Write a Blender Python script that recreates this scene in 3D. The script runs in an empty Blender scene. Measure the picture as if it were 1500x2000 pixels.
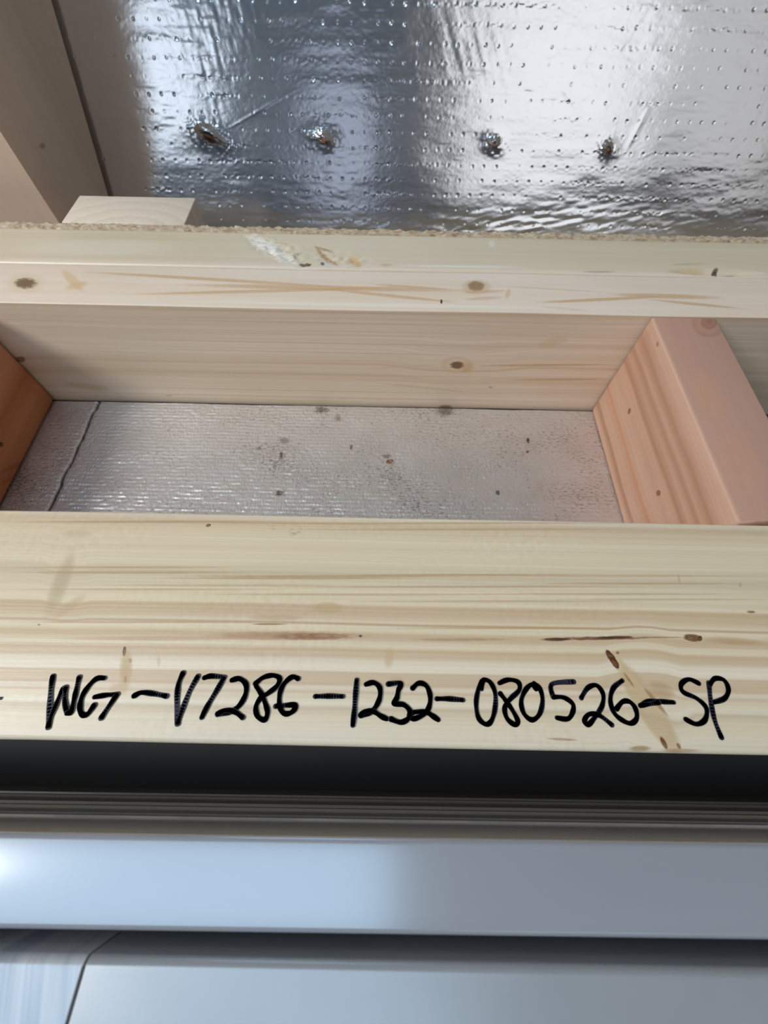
import bpy, bmesh, math, random
import numpy as np
from mathutils import Vector, Matrix

random.seed(7)
S = bpy.context.scene
COL = S.collection

# ------------------------------------------------------------------ camera
F, PITCH, ROLL, H = 830.0, math.radians(61.75), 0.0200, 0.166
_f = np.array([0, math.cos(PITCH), -math.sin(PITCH)])
_d0 = np.array([0, -math.sin(PITCH), -math.cos(PITCH)])
_x0 = np.array([1.0, 0, 0])
_r = _x0 * math.cos(ROLL) - _d0 * math.sin(ROLL)
_d = _d0 * math.cos(ROLL) + _x0 * math.sin(ROLL)
EYE = np.array([0, 0, H])

cam = bpy.data.cameras.new('camera')
cam_o = bpy.data.objects.new('camera', cam)
COL.objects.link(cam_o)
cam.sensor_fit = 'VERTICAL'
cam.sensor_height = 36.0
cam.lens = F / 2000.0 * 36.0
cam.clip_start = 0.005
cam.dof.use_dof = True
cam.dof.focus_distance = 0.19
cam.dof.aperture_fstop = 13.0
M4 = Matrix(((_r[0], -_d[0], -_f[0], EYE[0]), (_r[1], -_d[1], -_f[1], EYE[1]),
             (_r[2], -_d[2], -_f[2], EYE[2]), (0, 0, 0, 1)))
cam_o.matrix_world = M4
S.camera = cam_o

# ------------------------------------------------------------------ view, room ambient, daylight
S.view_settings.view_transform = 'Standard'
S.view_settings.look = 'None'
S.view_settings.gamma = 1.0
S.view_settings.use_curve_mapping = False
S.view_settings.exposure = 0.0

W = bpy.data.worlds.new('room_ambient')
S.world = W
W.use_nodes = True
bg = W.node_tree.nodes['Background']
bg.inputs[0].default_value = (1.0, 0.92, 0.83, 1)
bg.inputs[1].default_value = 0.15  # warm even fill added for the ambient light inside the room


def window_light(name, loc, aim, sx, sy, power, col):
    l = bpy.data.lights.new(name, 'AREA')
    l.shape = 'RECTANGLE'
    l.size, l.size_y, l.energy, l.color = sx, sy, power, col
    o = bpy.data.objects.new(name, l)
    COL.objects.link(o)
    o.location = loc
    o.rotation_euler = (Vector(aim) - Vector(loc)).to_track_quat('-Z', 'Y').to_euler()
    return o


window_light('daylight_left', (-1.17, -0.22, 1.04), (0, 0.1, 0), 0.22, 0.42, 14.6, (1.0, 0.98, 0.945))
window_light('daylight_roof', (-0.93, -0.62, 2.2), (-0.93, -0.62, 0), 2.0, 1.3, 29, (0.47, 0.73, 1.0))
window_light('daylight_back', (0.95, -1.97, 1.86), (0.9, 0, 1.4), 1.16, 1.40, 4.9, (0.93, 0.96, 1.0))
window_light('daylight_back_right', (2.05, -1.97, 1.86), (2.0, 0, 1.4), 0.90, 1.40, 1.9, (0.97, 0.98, 1.0))
window_light('daylight_back_left', (-1.35, -1.97, 1.75), (-1.2, 0, 1.5), 0.62, 0.75, 2.0, (0.74, 0.86, 1.0))
window_light('daylight_back_middle', (-0.30, -1.97, 1.45), (-0.2, 0, 1.2), 0.34, 0.70, 0.44, (0.62, 0.74, 1.0))


# ------------------------------------------------------------------ geometry of the set
def ray(u, v):
    a, b = (u - 750) / F, (v - 1000) / F
    return _f + a * _r + b * _d


class Plane:
    """flat face: origin point, normal, and its two in-plane axes"""
    def __init__(s, p, n, e1, e2):
        s.p, s.n, s.e1, s.e2 = map(lambda q: np.array(q, float), (p, n, e1, e2))

    def hit(s, u, v):
        d = ray(u, v)
        t = np.dot(s.p - EYE, s.n) / np.dot(d, s.n)
        return EYE + t * d

    def uv(s, u, v):
        q = s.hit(u, v)
        return np.array([np.dot(q, s.e1), np.dot(q, s.e2)])

    def inv_jac(s, u, v):
        c = s.uv(u, v)
        J = np.stack([(s.uv(u + 1, v) - c), (s.uv(u, v + 1) - c)], 1)
        return c, np.linalg.inv(J)


def zplane(z): return Plane((0, 0, z), (0, 0, 1), (1, 0, 0), (0, 1, 0))
def yplane(y): return Plane((0, y, 0), (0, 1, 0), (1, 0, 0), (0, 0, 1))
def xplane(x): return Plane((x, 0, 0), (1, 0, 0), (0, 1, 0), (0, 0, 1))


FLOOR = -0.0835
PLANK_Y0, PLANK_Y1 = -0.0022, 0.0868
RAIL_Y0, RAIL_Y1 = 0.2257, 0.2640
RAIL2_Y1 = 0.3030
SHEET_Y1 = 0.3082
FOIL_Z = -0.0810
LEAN = math.radians(26.0)
SL = np.array([0, math.sin(LEAN), math.cos(LEAN)])       # up along the slope
NL = np.array([0, -math.cos(LEAN), math.sin(LEAN)])      # out of the foil
FOIL_P = np.array([0, 0.433, -0.041])
FOILPL = Plane(FOIL_P, NL, (1, 0, 0), SL)


# ------------------------------------------------------------------ node helper
class T:
    """tiny expression builder for shader maths"""
    def __init__(s, name):
        s.m = bpy.data.materials.new(name)
        s.m.use_nodes = True
        s.t = s.m.node_tree
        s.b = s.t.nodes['Principled BSDF']
        s.n = s.t.nodes

    def link(s, a, b): s.t.links.new(a, b)

    def put(s, sock, v):
        if isinstance(v, V): s.link(v.s, sock)
        else:
            try: sock.default_value = v
            except Exception: sock.default_value = (*v, 1)

    def math(s, op, *a, clamp=False):
        n = s.n.new('ShaderNodeMath'); n.operation = op; n.use_clamp = clamp
        for i, x in enumerate(a): s.put(n.inputs[i], x)
        return V(s, n.outputs[0])

    def coords(s, loc=(0, 0, 0)):
        n = s.n.new('ShaderNodeTexCoord')
        a = s.n.new('ShaderNodeVectorMath'); a.operation = 'ADD'
        s.link(n.outputs['Object'], a.inputs[0]); a.inputs[1].default_value = loc
        x = s.n.new('ShaderNodeSeparateXYZ'); s.link(a.outputs[0], x.inputs[0])
        return [V(s, x.outputs[i]) for i in range(3)]

    def vec(s, x, y, z=0.0):
        n = s.n.new('ShaderNodeCombineXYZ')
        for i, q in enumerate((x, y, z)): s.put(n.inputs[i], q)
        return V(s, n.outputs[0])

    def noise(s, vec, scale=1.0, detail=2.0, rough=0.5):
        n = s.n.new('ShaderNodeTexNoise')
        s.link(vec.s, n.inputs['Vector'])
        n.inputs['Scale'].default_value = scale
        n.inputs['Detail'].default_value = detail
        n.inputs['Roughness'].default_value = rough
        return V(s, n.outputs[0])

    def step(s, x, a, b):
        n = s.n.new('ShaderNodeMapRange'); n.interpolation_type = 'SMOOTHSTEP'
        s.put(n.inputs[0], x)
        n.inputs[1].default_value = a; n.inputs[2].default_value = b
        if a > b:
            n.inputs[1].default_value = b; n.inputs[2].default_value = a
            n.inputs[3].default_value = 1; n.inputs[4].default_value = 0
        return V(s, n.outputs[0])

    def ramp(s, x, stops):
        n = s.n.new('ShaderNodeValToRGB'); e = n.color_ramp.elements
        stops = sorted(stops)[:32]
        e[0].position = stops[0][0]; e[0].color = (*stops[0][1], 1)
        e[1].position = stops[-1][0]; e[1].color = (*stops[-1][1], 1)
        for p, c in stops[1:-1]:
            k = e.new(p); k.color = (*c, 1)
        s.put(n.inputs[0], x)
        return V(s, n.outputs[0])

    def mix(s, f, a, b, mode='MIX'):
        n = s.n.new('ShaderNodeMix'); n.data_type = 'RGBA'; n.blend_type = mode
        s.put(n.inputs[0], f); s.put(n.inputs[6], a); s.put(n.inputs[7], b)
        return V(s, n.outputs[2])

    def bump(s, h, strength, dist):
        n = s.n.new('ShaderNodeBump')
        n.inputs['Strength'].default_value = strength
        n.inputs['Distance'].default_value = dist
        s.link(h.s, n.inputs['Height']); s.link(n.outputs[0], s.b.inputs['Normal'])

    def set(s, **k):
        for a, v in k.items(): s.put(s.b.inputs[a.replace('_', ' ')], v)
        return s.m


class V:
    def __init__(s, t, sock): s.t, s.s = t, sock
    def __add__(a, b): return a.t.math('ADD', a, b)
    __radd__ = __add__
    def __mul__(a, b): return a.t.math('MULTIPLY', a, b)
    __rmul__ = __mul__
    def __sub__(a, b): return a.t.math('SUBTRACT', a, b)
    def __rsub__(a, b): return a.t.math('SUBTRACT', b, a)
    def __truediv__(a, b): return a.t.math('DIVIDE', a, b)


def srgb(r, g, b):
    f = lambda c: (c / 255 / 12.92) if c / 255 <= 0.04045 else ((c / 255 + 0.055) / 1.055) ** 2.4
    return (f(r), f(g), f(b))


def ell_mask(t, P, pl, c, rx, ry, ang, soft, bend, jag):
    """soft ellipse mark lying on a face; centre and size as seen, stored in face units"""
    o, IJ = pl.inv_jac(*c)
    ca, sa = math.cos(ang), math.sin(ang)
    A = np.array([[ca / rx, sa / rx], [-sa / ry, ca / ry]]) @ IJ
    dx, dy = P[0] - float(o[0]), P[1] - float(o[1])
    qx = dx * float(A[0, 0]) + dy * float(A[0, 1])
    qy = dx * float(A[1, 0]) + dy * float(A[1, 1])
    if bend: qy = qy + (qx * qx) * bend
    r2 = qx * qx + qy * qy
    if jag is not None: r2 = r2 + jag
    return t.step(r2, 1.0, max(0.0, 1.0 - soft)), r2


def wood(name, pl, axis, stops, rng, fine=(4, 700, 0.10), med=(2.5, 220, 0.08), warp=(5, 60, 0.0015),
         feats=(), blotch=0.10, rough=0.55, base_loc=(0, 0, 0), bumpiness=0.25, lines=None, sheen=0.35, warp_feats=(), figure=0.0):
    """axis: (along, across, other) indices; pl gives the face on which the marks lie; stops over rng of `across`"""
    t = T(name)
    C = t.coords(base_loc)
    a, c, o = (C[i] for i in axis)
    P = (C[0] * float(pl.e1[0]) + C[1] * float(pl.e1[1]) + C[2] * float(pl.e1[2]),
         C[0] * float(pl.e2[0]) + C[1] * float(pl.e2[1]) + C[2] * float(pl.e2[2]))
    w = c + (t.noise(t.vec(a * warp[0], c * warp[1] * 0.3, o * 8.0), 1.0, 2.0) - 0.5) * (2 * warp[2])
    for (cc, rx, ry, amp) in warp_feats:
        m, _ = ell_mask(t, P, pl, cc, rx, ry, 0, 1.0, 0, None)
        w = w + m * amp
    x = (w - rng[0]) * (1.0 / (rng[1] - rng[0]))
    col = t.ramp(x, stops)
    n1 = t.noise(t.vec(a * fine[0], w * fine[1], o * fine[1] * 0.6), 1.0, 2.0, 0.6)
    n2 = t.noise(t.vec(a * med[0], w * med[1], o * med[1] * 0.7), 1.0, 1.0)
    n3 = t.noise(t.vec(a * 9.0, c * 16.0, o * 16.0), 1.0, 2.0)
    v = 1.0 + (n1 - 0.5) * (2 * fine[2]) + (n2 - 0.5) * (2 * med[2]) + (n3 - 0.5) * (2 * blotch)
    if figure:                                           # faint cross figure of planed pine, in patches
        n4 = t.noise(t.vec(a * 420.0, c * 300.0, o * 90.0), 1.0, 2.0, 0.6)
        v = v + (n4 - 0.5) * t.step(t.noise(t.vec(a * 11.0, c * 26.0, 2.0), 1.0, 2.0), 0.42, 0.62) * (2 * figure)
    col = t.mix(1.0, col, t.vec(v, t.math('POWER', v, 1.25) * 0.966, t.math('POWER', v, 1.7) * 0.95), 'MULTIPLY')
    jn = (t.noise(t.vec(a * 250.0, c * 900.0, o * 400.0), 1.0, 2.0) - 0.5)
    if lines:                                            # repeated growth rings: (spacing, strength, colour)
        ph = t.math('FRACT', (w + o * lines[3] + (n2 - 0.5) * lines[0] * 0.5) * (1.0 / lines[0]))
        k = t.math('POWER', ph, 3.0) * (1.0 - t.step(ph, 0.93, 1.0)) * lines[1]
        col = t.mix(k, col, lines[2])
    for f in feats:
        m, r2 = ell_mask(t, P, pl, f['c'], f['rx'], f['ry'], math.radians(f.get('ang', 0)), f.get('soft', 0.8),
                         f.get('bend', 0), jn * f['jag'] if f.get('jag') else None)
        k = m * f.get('k', 0.8)
        if f.get('ring'):
            rr = t.math('SINE', t.math('SQRT', t.math('ABSOLUTE', r2)) * f['ring'])
            k = k * (0.62 + rr * 0.38)
        if f.get('mot'):
            k = k * t.step(jn, -0.5 * f['mot'], 0.12)
        elif f['rx'] < 130 and f.get('k', 0.8) > 0.65:   # fibres show through the darker marks
            k = k * (1.0 + jn * 0.7)
        col = t.mix(k, col, f['col'])
    t.bump(n1 + jn * 0.5, bumpiness, 0.0003)
    return t.set(Base_Color=col, Roughness=rough, Specular_IOR_Level=sheen)


# ------------------------------------------------------------------ object helpers
def link(name, me, mat=None, parent=None, loc=(0, 0, 0), smooth=True):
    o = bpy.data.objects.new(name, me)
    COL.objects.link(o)
    if mat: me.materials.append(mat)
    if smooth: me.shade_smooth()
    if parent is not None:
        o.parent = parent
        o.location = Vector(loc) - parent.location
    else:
        o.location = loc
    return o


def tag(o, label, cat, group=None):
    o['label'] = label
    o['category'] = cat
    if group: o['group'] = group
    return o


def empty(name, loc):
    o = bpy.data.objects.new(name, None)
    COL.objects.link(o)
    o.location = loc
    o.empty_display_size = 0.02
    return o


def auto_smooth(me, deg=40):
    bm = bmesh.new(); bm.from_mesh(me)
    for e in bm.edges:
        if len(e.link_faces) == 2 and e.calc_face_angle(0) > math.radians(deg): e.smooth = False
    bm.to_mesh(me); bm.free()


def box_mesh(name, x0, x1, y0, y1, z0, z1, bev=0.0012, seg=3, loc=(0, 0, 0), cuts=0, wob=0.0, seed=0):
    bm = bmesh.new()
    bmesh.ops.create_cube(bm, size=1)
    for v in bm.verts:
        v.co = Vector(((x0 + x1) / 2 + v.co.x * (x1 - x0), (y0 + y1) / 2 + v.co.y * (y1 - y0),
                       (z0 + z1) / 2 + v.co.z * (z1 - z0)))
    if bev: bmesh.ops.bevel(bm, geom=list(bm.edges), offset=bev, segments=seg, profile=0.5, affect='EDGES')
    if cuts:
        L = [x1 - x0, y1 - y0, z1 - z0]; ax = L.index(max(L))
        lo, hi = [(x0, x1), (y0, y1), (z0, z1)][ax]
        nrm = Vector([1 if i == ax else 0 for i in range(3)])
        for k in range(1, cuts):
            p = Vector((0, 0, 0)); p[ax] = lo + (hi - lo) * k / cuts
            bmesh.ops.bisect_plane(bm, geom=bm.verts[:] + bm.edges[:] + bm.faces[:], plane_co=p, plane_no=nrm)
        rnd = random.Random(seed)
        prof = [(rnd.uniform(-wob, wob), rnd.uniform(-wob, wob)) for _ in range(cuts + 1)]
        oth = [i for i in range(3) if i != ax]
        for v in bm.verts:
            q = min(max((v.co[ax] - lo) / (hi - lo) * cuts, 0), cuts - 1e-6); i = int(q); f = q - i
            f = f * f * (3 - 2 * f)
            for j in range(2): v.co[oth[j]] += prof[i][j] * (1 - f) + prof[i + 1][j] * f
    for v in bm.verts: v.co -= Vector(loc)
    me = bpy.data.meshes.new(name)
    bm.to_mesh(me); bm.free()
    return me


def grid_mesh(name, Pts):
    """Pts: (ny, nx, 3) array"""
    ny, nx, _ = Pts.shape
    me = bpy.data.meshes.new(name)
    idx = np.arange(ny * nx).reshape(ny, nx)
    q = np.stack([idx[:-1, :-1], idx[:-1, 1:], idx[1:, 1:], idx[1:, :-1]], -1).reshape(-1, 4)
    me.vertices.add(ny * nx); me.vertices.foreach_set('co', Pts.reshape(-1).astype(np.float32))
    me.loops.add(q.size); me.loops.foreach_set('vertex_index', q.reshape(-1).astype(np.int32))
    me.polygons.add(len(q))
    me.polygons.foreach_set('loop_start', (np.arange(len(q)) * 4).astype(np.int32))
    me.polygons.foreach_set('loop_total', np.full(len(q), 4, np.int32))
    me.update(calc_edges=True)
    return me


def _hash(i, j, seed):
    h = (i.astype(np.int64) * 374761393 + j.astype(np.int64) * 668265263 + seed * 974711) & 0xffffffff
    h = ((h ^ (h >> 13)) * 1274126177) & 0xffffffff
    h = h ^ (h >> 16)
    return (h & 0xffff) / 65535.0


def vnoise(x, y, seed=0):
    i, j = np.floor(x), np.floor(y)
    fx, fy = x - i, y - j
    fx = fx * fx * fx * (fx * (fx * 6 - 15) + 10); fy = fy * fy * fy * (fy * (fy * 6 - 15) + 10)
    a, b = _hash(i, j, seed), _hash(i + 1, j, seed)
    c, d = _hash(i, j + 1, seed), _hash(i + 1, j + 1, seed)
    return (a * (1 - fx) + b * fx) * (1 - fy) + (c * (1 - fx) + d * fx) * fy - 0.5


# ------------------------------------------------------------------ the room (setting)
def plain(name, col, rough=0.8, var=0.15, scale=6.0):
    t = T(name)
    C = t.coords()
    n = t.noise(t.vec(*C), scale, 4.0)
    return t.set(Base_Color=t.mix((n - 0.5) * (2 * var) + 0.5, tuple(c * (1 - var) for c in col), tuple(min(1, c * (1 + var)) for c in col)),
                 Roughness=rough)


def struct(name, me, mat, smooth=False):
    o = link(name, me, mat, smooth=smooth)
    o['kind'] = 'structure'
    return o


m_dark = plain('dark_membrane', (0.055, 0.050, 0.050), 0.7)
m_wallb = plain('room_wall_paint', (0.105, 0.092, 0.090), 0.7)
m_wallw = plain('room_wall_timber', (0.34, 0.27, 0.20), 0.7)
struct('floor', box_mesh('floor', -2.6, 2.6, -2.05, 0.9, FLOOR - 0.05, FLOOR, 0), m_dark)


def wall_with_holes(name, axis, at, th, lo, hi, z0, z1, holes, mat):
    """holes: (a0,a1,z0,z1) openings; the wall is tiled round them"""
    av = sorted({lo, hi, *[h[0] for h in holes], *[h[1] for h in holes]})
    zv = sorted({z0, z1, *[h[2] for h in holes], *[h[3] for h in holes]})
    bm = bmesh.new()
    for a0, a1 in zip(av, av[1:]):
        for b0, b1 in zip(zv, zv[1:]):
            ca, cb = (a0 + a1) / 2, (b0 + b1) / 2
            if any(h[0] < ca < h[1] and h[2] < cb < h[3] for h in holes): continue
            r = bmesh.ops.create_cube(bm, size=1)
            for v in r['verts']:
                A, B, D = ca + v.co.x * (a1 - a0), cb + v.co.z * (b1 - b0), at + th * v.co.y
                v.co = Vector((A, D, B)) if axis == 'y' else Vector((D, A, B))
    me = bpy.data.meshes.new(name); bm.to_mesh(me); bm.free()
    return struct(name, me, mat)


wall_with_holes('wall_back', 'y', -1.95, 0.08, -2.7, 2.7, FLOOR, 2.9,
                [(-1.66, -1.04, 1.375, 2.125), (-0.47, -0.13, 1.10, 1.80), (0.37, 1.53, 1.16, 2.56), (1.60, 2.50, 1.16, 2.56)], m_wallb)

# ------------------------------------------------------------------ front plank with the writing
pt = zplane(0.0)


def band_stops(rows, y_from, y_to, pl, u0=750):
    """rows: (pixel row, colour) along one column -> ramp stops over the face's second axis"""
    return [(float(np.clip((pl.uv(u0, v)[1] - y_from) / (y_to - y_from), 0, 1)), c) for v, c in rows]


cP = srgb(231, 213, 180); cPl = srgb(237, 222, 196); cB = srgb(210, 183, 146); cO = srgb(217, 193, 160); cDk = srgb(196, 165, 128)
rows = [(1470, srgb(225, 212, 186)), (1440, cPl), (1400, cP), (1386, srgb(214, 194, 162)), (1380, cPl), (1362, cP),
        (1356, cO), (1346, cPl), (1341, cO), (1330, srgb(213, 188, 153)), (1317, cO), (1312, cPl), (1294, cPl),
        (1285, cO), (1272, cB), (1265, cP), (1258, cP), (1252, cO), (1243, cB), (1232, cP), (1224, cP), (1220, cDk), (1216, cP),
        (1208, cO), (1186, cB), (1180, cP), (1158, cP), (1124, srgb(217, 200, 168)), (1100, cP), (1050, cP), (1026, cO), (1012, cPl)]
BR, DB, TAN, GR = srgb(150, 105, 68), srgb(70, 38, 22), srgb(196, 160, 110), srgb(130, 122, 118)
fl = [
    dict(c=(560, 1242), rx=175, ry=11, col=srgb(172, 124, 84), k=0.62, soft=0.9, jag=0.7),
    dict(c=(610, 1243), rx=90, ry=8, col=srgb(140, 92, 56), k=0.75, soft=0.7, jag=1.6, mot=0.6),
    dict(c=(300, 1247), rx=230, ry=6, col=srgb(186, 144, 108), k=0.5, soft=1),
    dict(c=(704, 1242), rx=4, ry=3, col=DB, k=0.9, soft=0.6),
    dict(c=(525, 1219), rx=42, ry=2.4, col=BR, k=0.75, soft=0.8),
    dict(c=(540, 1206), rx=60, ry=9, col=srgb(196, 165, 128), k=0.6, soft=1, jag=0.8),
    dict(c=(1165, 1247), rx=112, ry=4.2, ang=-1, col=srgb(118, 70, 44), k=0.9, soft=0.8, jag=2.2),
    dict(c=(1085, 1249), rx=30, ry=4.5, col=DB, k=0.85, soft=0.8, jag=0.8),
    dict(c=(1200, 1245), rx=45, ry=3.5, ang=-2, col=DB, k=0.85, soft=0.8, jag=0.8),
    dict(c=(1290, 1245), rx=60, ry=1.8, col=BR, k=0.7, soft=0.9),
    dict(c=(1352, 1246), rx=21, ry=8, ang=6, col=srgb(124, 84, 50), k=0.95, soft=0.5, jag=1.1),
    dict(c=(1367, 1247), rx=5, ry=6, col=DB, k=0.95, soft=0.5),
    dict(c=(1430, 1252), rx=80, ry=9, ang=4, col=srgb(186, 148, 104), k=0.6, soft=1),
    dict(c=(1265, 1380), rx=125, ry=26, ang=57, col=srgb(206, 174, 128), k=0.7, soft=0.55, jag=0.25),
    dict(c=(1240, 1335), rx=85, ry=8, ang=56, col=srgb(212, 184, 140), k=0.8, soft=0.8),
    dict(c=(1280, 1370), rx=45, ry=5, ang=50, col=srgb(150, 104, 62), k=0.7, soft=0.9),
    dict(c=(1290, 1350), rx=34, ry=22, ang=20, col=srgb(186, 146, 98), k=0.6, soft=0.9),
    dict(c=(1228, 1328), rx=22, ry=3, ang=54, col=srgb(150, 98, 58), k=0.7, soft=0.9),
    dict(c=(1196, 1288), rx=26, ry=7, ang=57, col=srgb(88, 42, 18), k=1.0, soft=0.45, jag=1.1),
    dict(c=(1199, 1296), rx=10, ry=5, ang=57, col=srgb(140, 88, 48), k=0.7, soft=0.8),
    dict(c=(1206, 1275), rx=4, ry=4, col=BR, k=0.8, soft=0.7),
    dict(c=(1296, 1451), rx=16, ry=5, ang=62, col=srgb(120, 76, 36), k=0.9, soft=0.5),
    dict(c=(1325, 1457), rx=8, ry=4, ang=60, col=srgb(140, 92, 50), k=0.8, soft=0.6),
    dict(c=(1250, 1462), rx=26, ry=7, col=srgb(160, 122, 66), k=0.7, soft=0.9),
    dict(c=(1330, 1466), rx=46, ry=5, col=srgb(176, 130, 88), k=0.6, soft=0.9),
    dict(c=(1098, 1444), rx=36, ry=3.2, ang=3, col=srgb(176, 128, 88), k=0.75, soft=0.9),
    dict(c=(243, 1272), rx=4, ry=11, ang=6, col=DB, k=0.92, soft=0.5),
    dict(c=(254, 1290), rx=4, ry=6, col=BR, k=0.7, soft=0.7),
    dict(c=(246, 1308), rx=16, ry=52, ang=4, col=TAN, k=0.75, soft=1, jag=0.5),
    dict(c=(245, 1327), rx=4, ry=9, col=srgb(165, 112, 70), k=0.6, soft=0.9),
    dict(c=(230, 1345), rx=22, ry=16, col=srgb(200, 170, 130), k=0.6, soft=1),
    dict(c=(310, 1290), rx=5, ry=16, col=srgb(205, 180, 140), k=0.5, soft=1),
    dict(c=(760, 1285), rx=12, ry=26, ang=8, col=srgb(205, 172, 124), k=0.55, soft=1, jag=0.5),
    dict(c=(775, 1330), rx=18, ry=14, col=srgb(205, 172, 128), k=0.5, soft=1),
    dict(c=(118, 1140), rx=20, ry=85, ang=22, col=srgb(190, 168, 132), k=0.62, soft=1),
    dict(c=(135, 1185), rx=50, ry=12, ang=-35, col=srgb(196, 170, 130), k=0.5, soft=1),
    dict(c=(150, 1042), rx=40, ry=10, col=srgb(208, 180, 146), k=0.5, soft=1),
    dict(c=(407, 1026), rx=6, ry=3.4, ang=-14, col=srgb(128, 96, 62), k=0.9, soft=0.5),
    dict(c=(533, 1030), rx=9, ry=7, ang=40, col=GR, k=0.6, soft=0.9, jag=4.0, mot=0.1),
    dict(c=(577, 1036), rx=19, ry=13, ang=-25, col=GR, k=0.75, soft=0.8, jag=4.5, mot=0.1),
    dict(c=(1467, 1195), rx=10, ry=3, ang=3, col=srgb(130, 84, 58), k=0.8, soft=0.7),
    dict(c=(1326, 1132), rx=3, ry=14, ang=-14, col=srgb(196, 166, 122), k=0.6, soft=0.9),
    dict(c=(1446, 1142), rx=4, ry=6, col=srgb(196, 150, 110), k=0.6, soft=0.9),
    dict(c=(640, 1187), rx=34, ry=14, col=srgb(196, 164, 116), k=0.5, soft=0.7),
    dict(c=(76, 1220), rx=4, ry=2.5, col=GR, k=0.7, soft=0.8),
    dict(c=(900, 1249), rx=120, ry=4, col=srgb(160, 122, 94), k=0.5, soft=1, jag=1.0),
]
for u, v, r, kk in ((620, 1128, 330, .5), (900, 1120, 300, .45), (560, 1133, 300, .5), (1250, 1130, 260, .4), (1180, 1152, 300, .35), (300, 1160, 320, .35), (900, 1143, 420, .4), (250, 1118, 260, .4), (250, 1128, 280, .45),
                    (420, 1150, 300, .3), (700, 1162, 380, .35), (980, 1170, 340, .3), (1300, 1160, 260, .3), (800, 1021, 520, .4), (300, 1028, 330, .5), (900, 1031, 400, .35), (1200, 1116, 330, .3), (260, 1225, 300, .4), (1000, 1222, 300, .4)):
    fl.append(dict(c=(u, v + (u - 750) * .02), rx=r, ry=3.0, col=srgb(190, 156, 112), k=min(1, kk * 1.6), soft=1, jag=0.5))
m_plank = wood('pine_plank_wood', pt, (0, 1, 2), band_stops(rows, PLANK_Y0, PLANK_Y1, pt), (PLANK_Y0, PLANK_Y1),
               fine=(3, 1100, 0.10), med=(2, 330, 0.08), warp=(6, 60, 0.0013), feats=fl, blotch=0.05, rough=0.44, sheen=0.45, figure=0.10,
               warp_feats=[((130, 1120), 60, 120, 0.0012), ((1250, 1330), 90, 160, -0.002), ((1290, 1420), 80, 60, 0.003)])
plank = link('timber_plank', box_mesh('timber_plank', -0.42, 0.42, PLANK_Y0, PLANK_Y1, FLOOR, 0, 0.0016, 3, cuts=14, wob=0.00025, seed=3), m_plank)
tag(plank, 'wide pale pine plank in front with a handwritten black code along its near edge', 'timber plank')

# marker strokes: polylines as seen, stored on the plank's top face
STROKES = []


def strokes(org, sc, lists, w):
    for l in lists:
        STROKES.append(([(org[0] + x / sc, org[1] + y / sc) for x, y in l], w))


strokes((60, 1290), 3.409, [
    [(150, 105), (138, 190), (128, 330), (120, 445)], [(120, 440), (140, 370), (180, 275), (215, 195), (235, 180)],
    [(235, 180), (230, 270), (245, 348)], [(245, 350), (270, 345), (290, 270), (305, 200), (325, 112)],
    [(492, 118), (440, 122), (385, 175), (345, 240), (330, 310), (343, 358), (380, 358), (425, 298)],
    [(427, 244), (500, 232), (578, 226)], [(578, 226), (530, 295), (472, 382)],
    [(690, 236), (740, 214), (820, 222), (905, 238)],
    [(1015, 85), (985, 160), (975, 270), (980, 420)], [(980, 420), (1010, 330), (1060, 205), (1115, 105)],
    [(1157, 116), (1200, 105), (1290, 112)], [(1290, 112), (1240, 200), (1180, 300), (1140, 380)],
    [(1340, 132), (1390, 122), (1434, 160), (1430, 230), (1390, 300), (1330, 342), (1245, 360)],
    [(1245, 356), (1300, 332), (1360, 342), (1412, 380)]], 11.0)
strokes((480, 1290), 3.409, [
    [(65, 155), (115, 115), (180, 100), (225, 120), (208, 170), (150, 218), (100, 250), (68, 310), (80, 372), (125, 395),
     (145, 350), (132, 290), (105, 225), (70, 172)],
    [(348, 122), (310, 110), (260, 150), (230, 210), (224, 290), (245, 345), (280, 355), (318, 335), (332, 298), (290, 297), (200, 305)],
    [(462, 240), (550, 238), (645, 240)], [(738, 130), (730, 230), (722, 340), (712, 432)],
    [(800, 160), (850, 148), (890, 180), (893, 240), (870, 300), (830, 345), (765, 370)],
    [(762, 365), (800, 338), (850, 340), (900, 372), (940, 390)],
    [(948, 158), (1030, 152), (1015, 200), (1005, 250), (985, 288), (1050, 295), (1092, 338), (1080, 388), (1030, 412), (965, 390)],
    [(1110, 185), (1150, 152), (1200, 168), (1226, 230), (1222, 300), (1190, 355), (1120, 388), (1088, 368), (1120, 345), (1200, 345), (1240, 368), (1280, 395)],
    [(1270, 256), (1350, 256), (1445, 264)]], 10.5)
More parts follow.
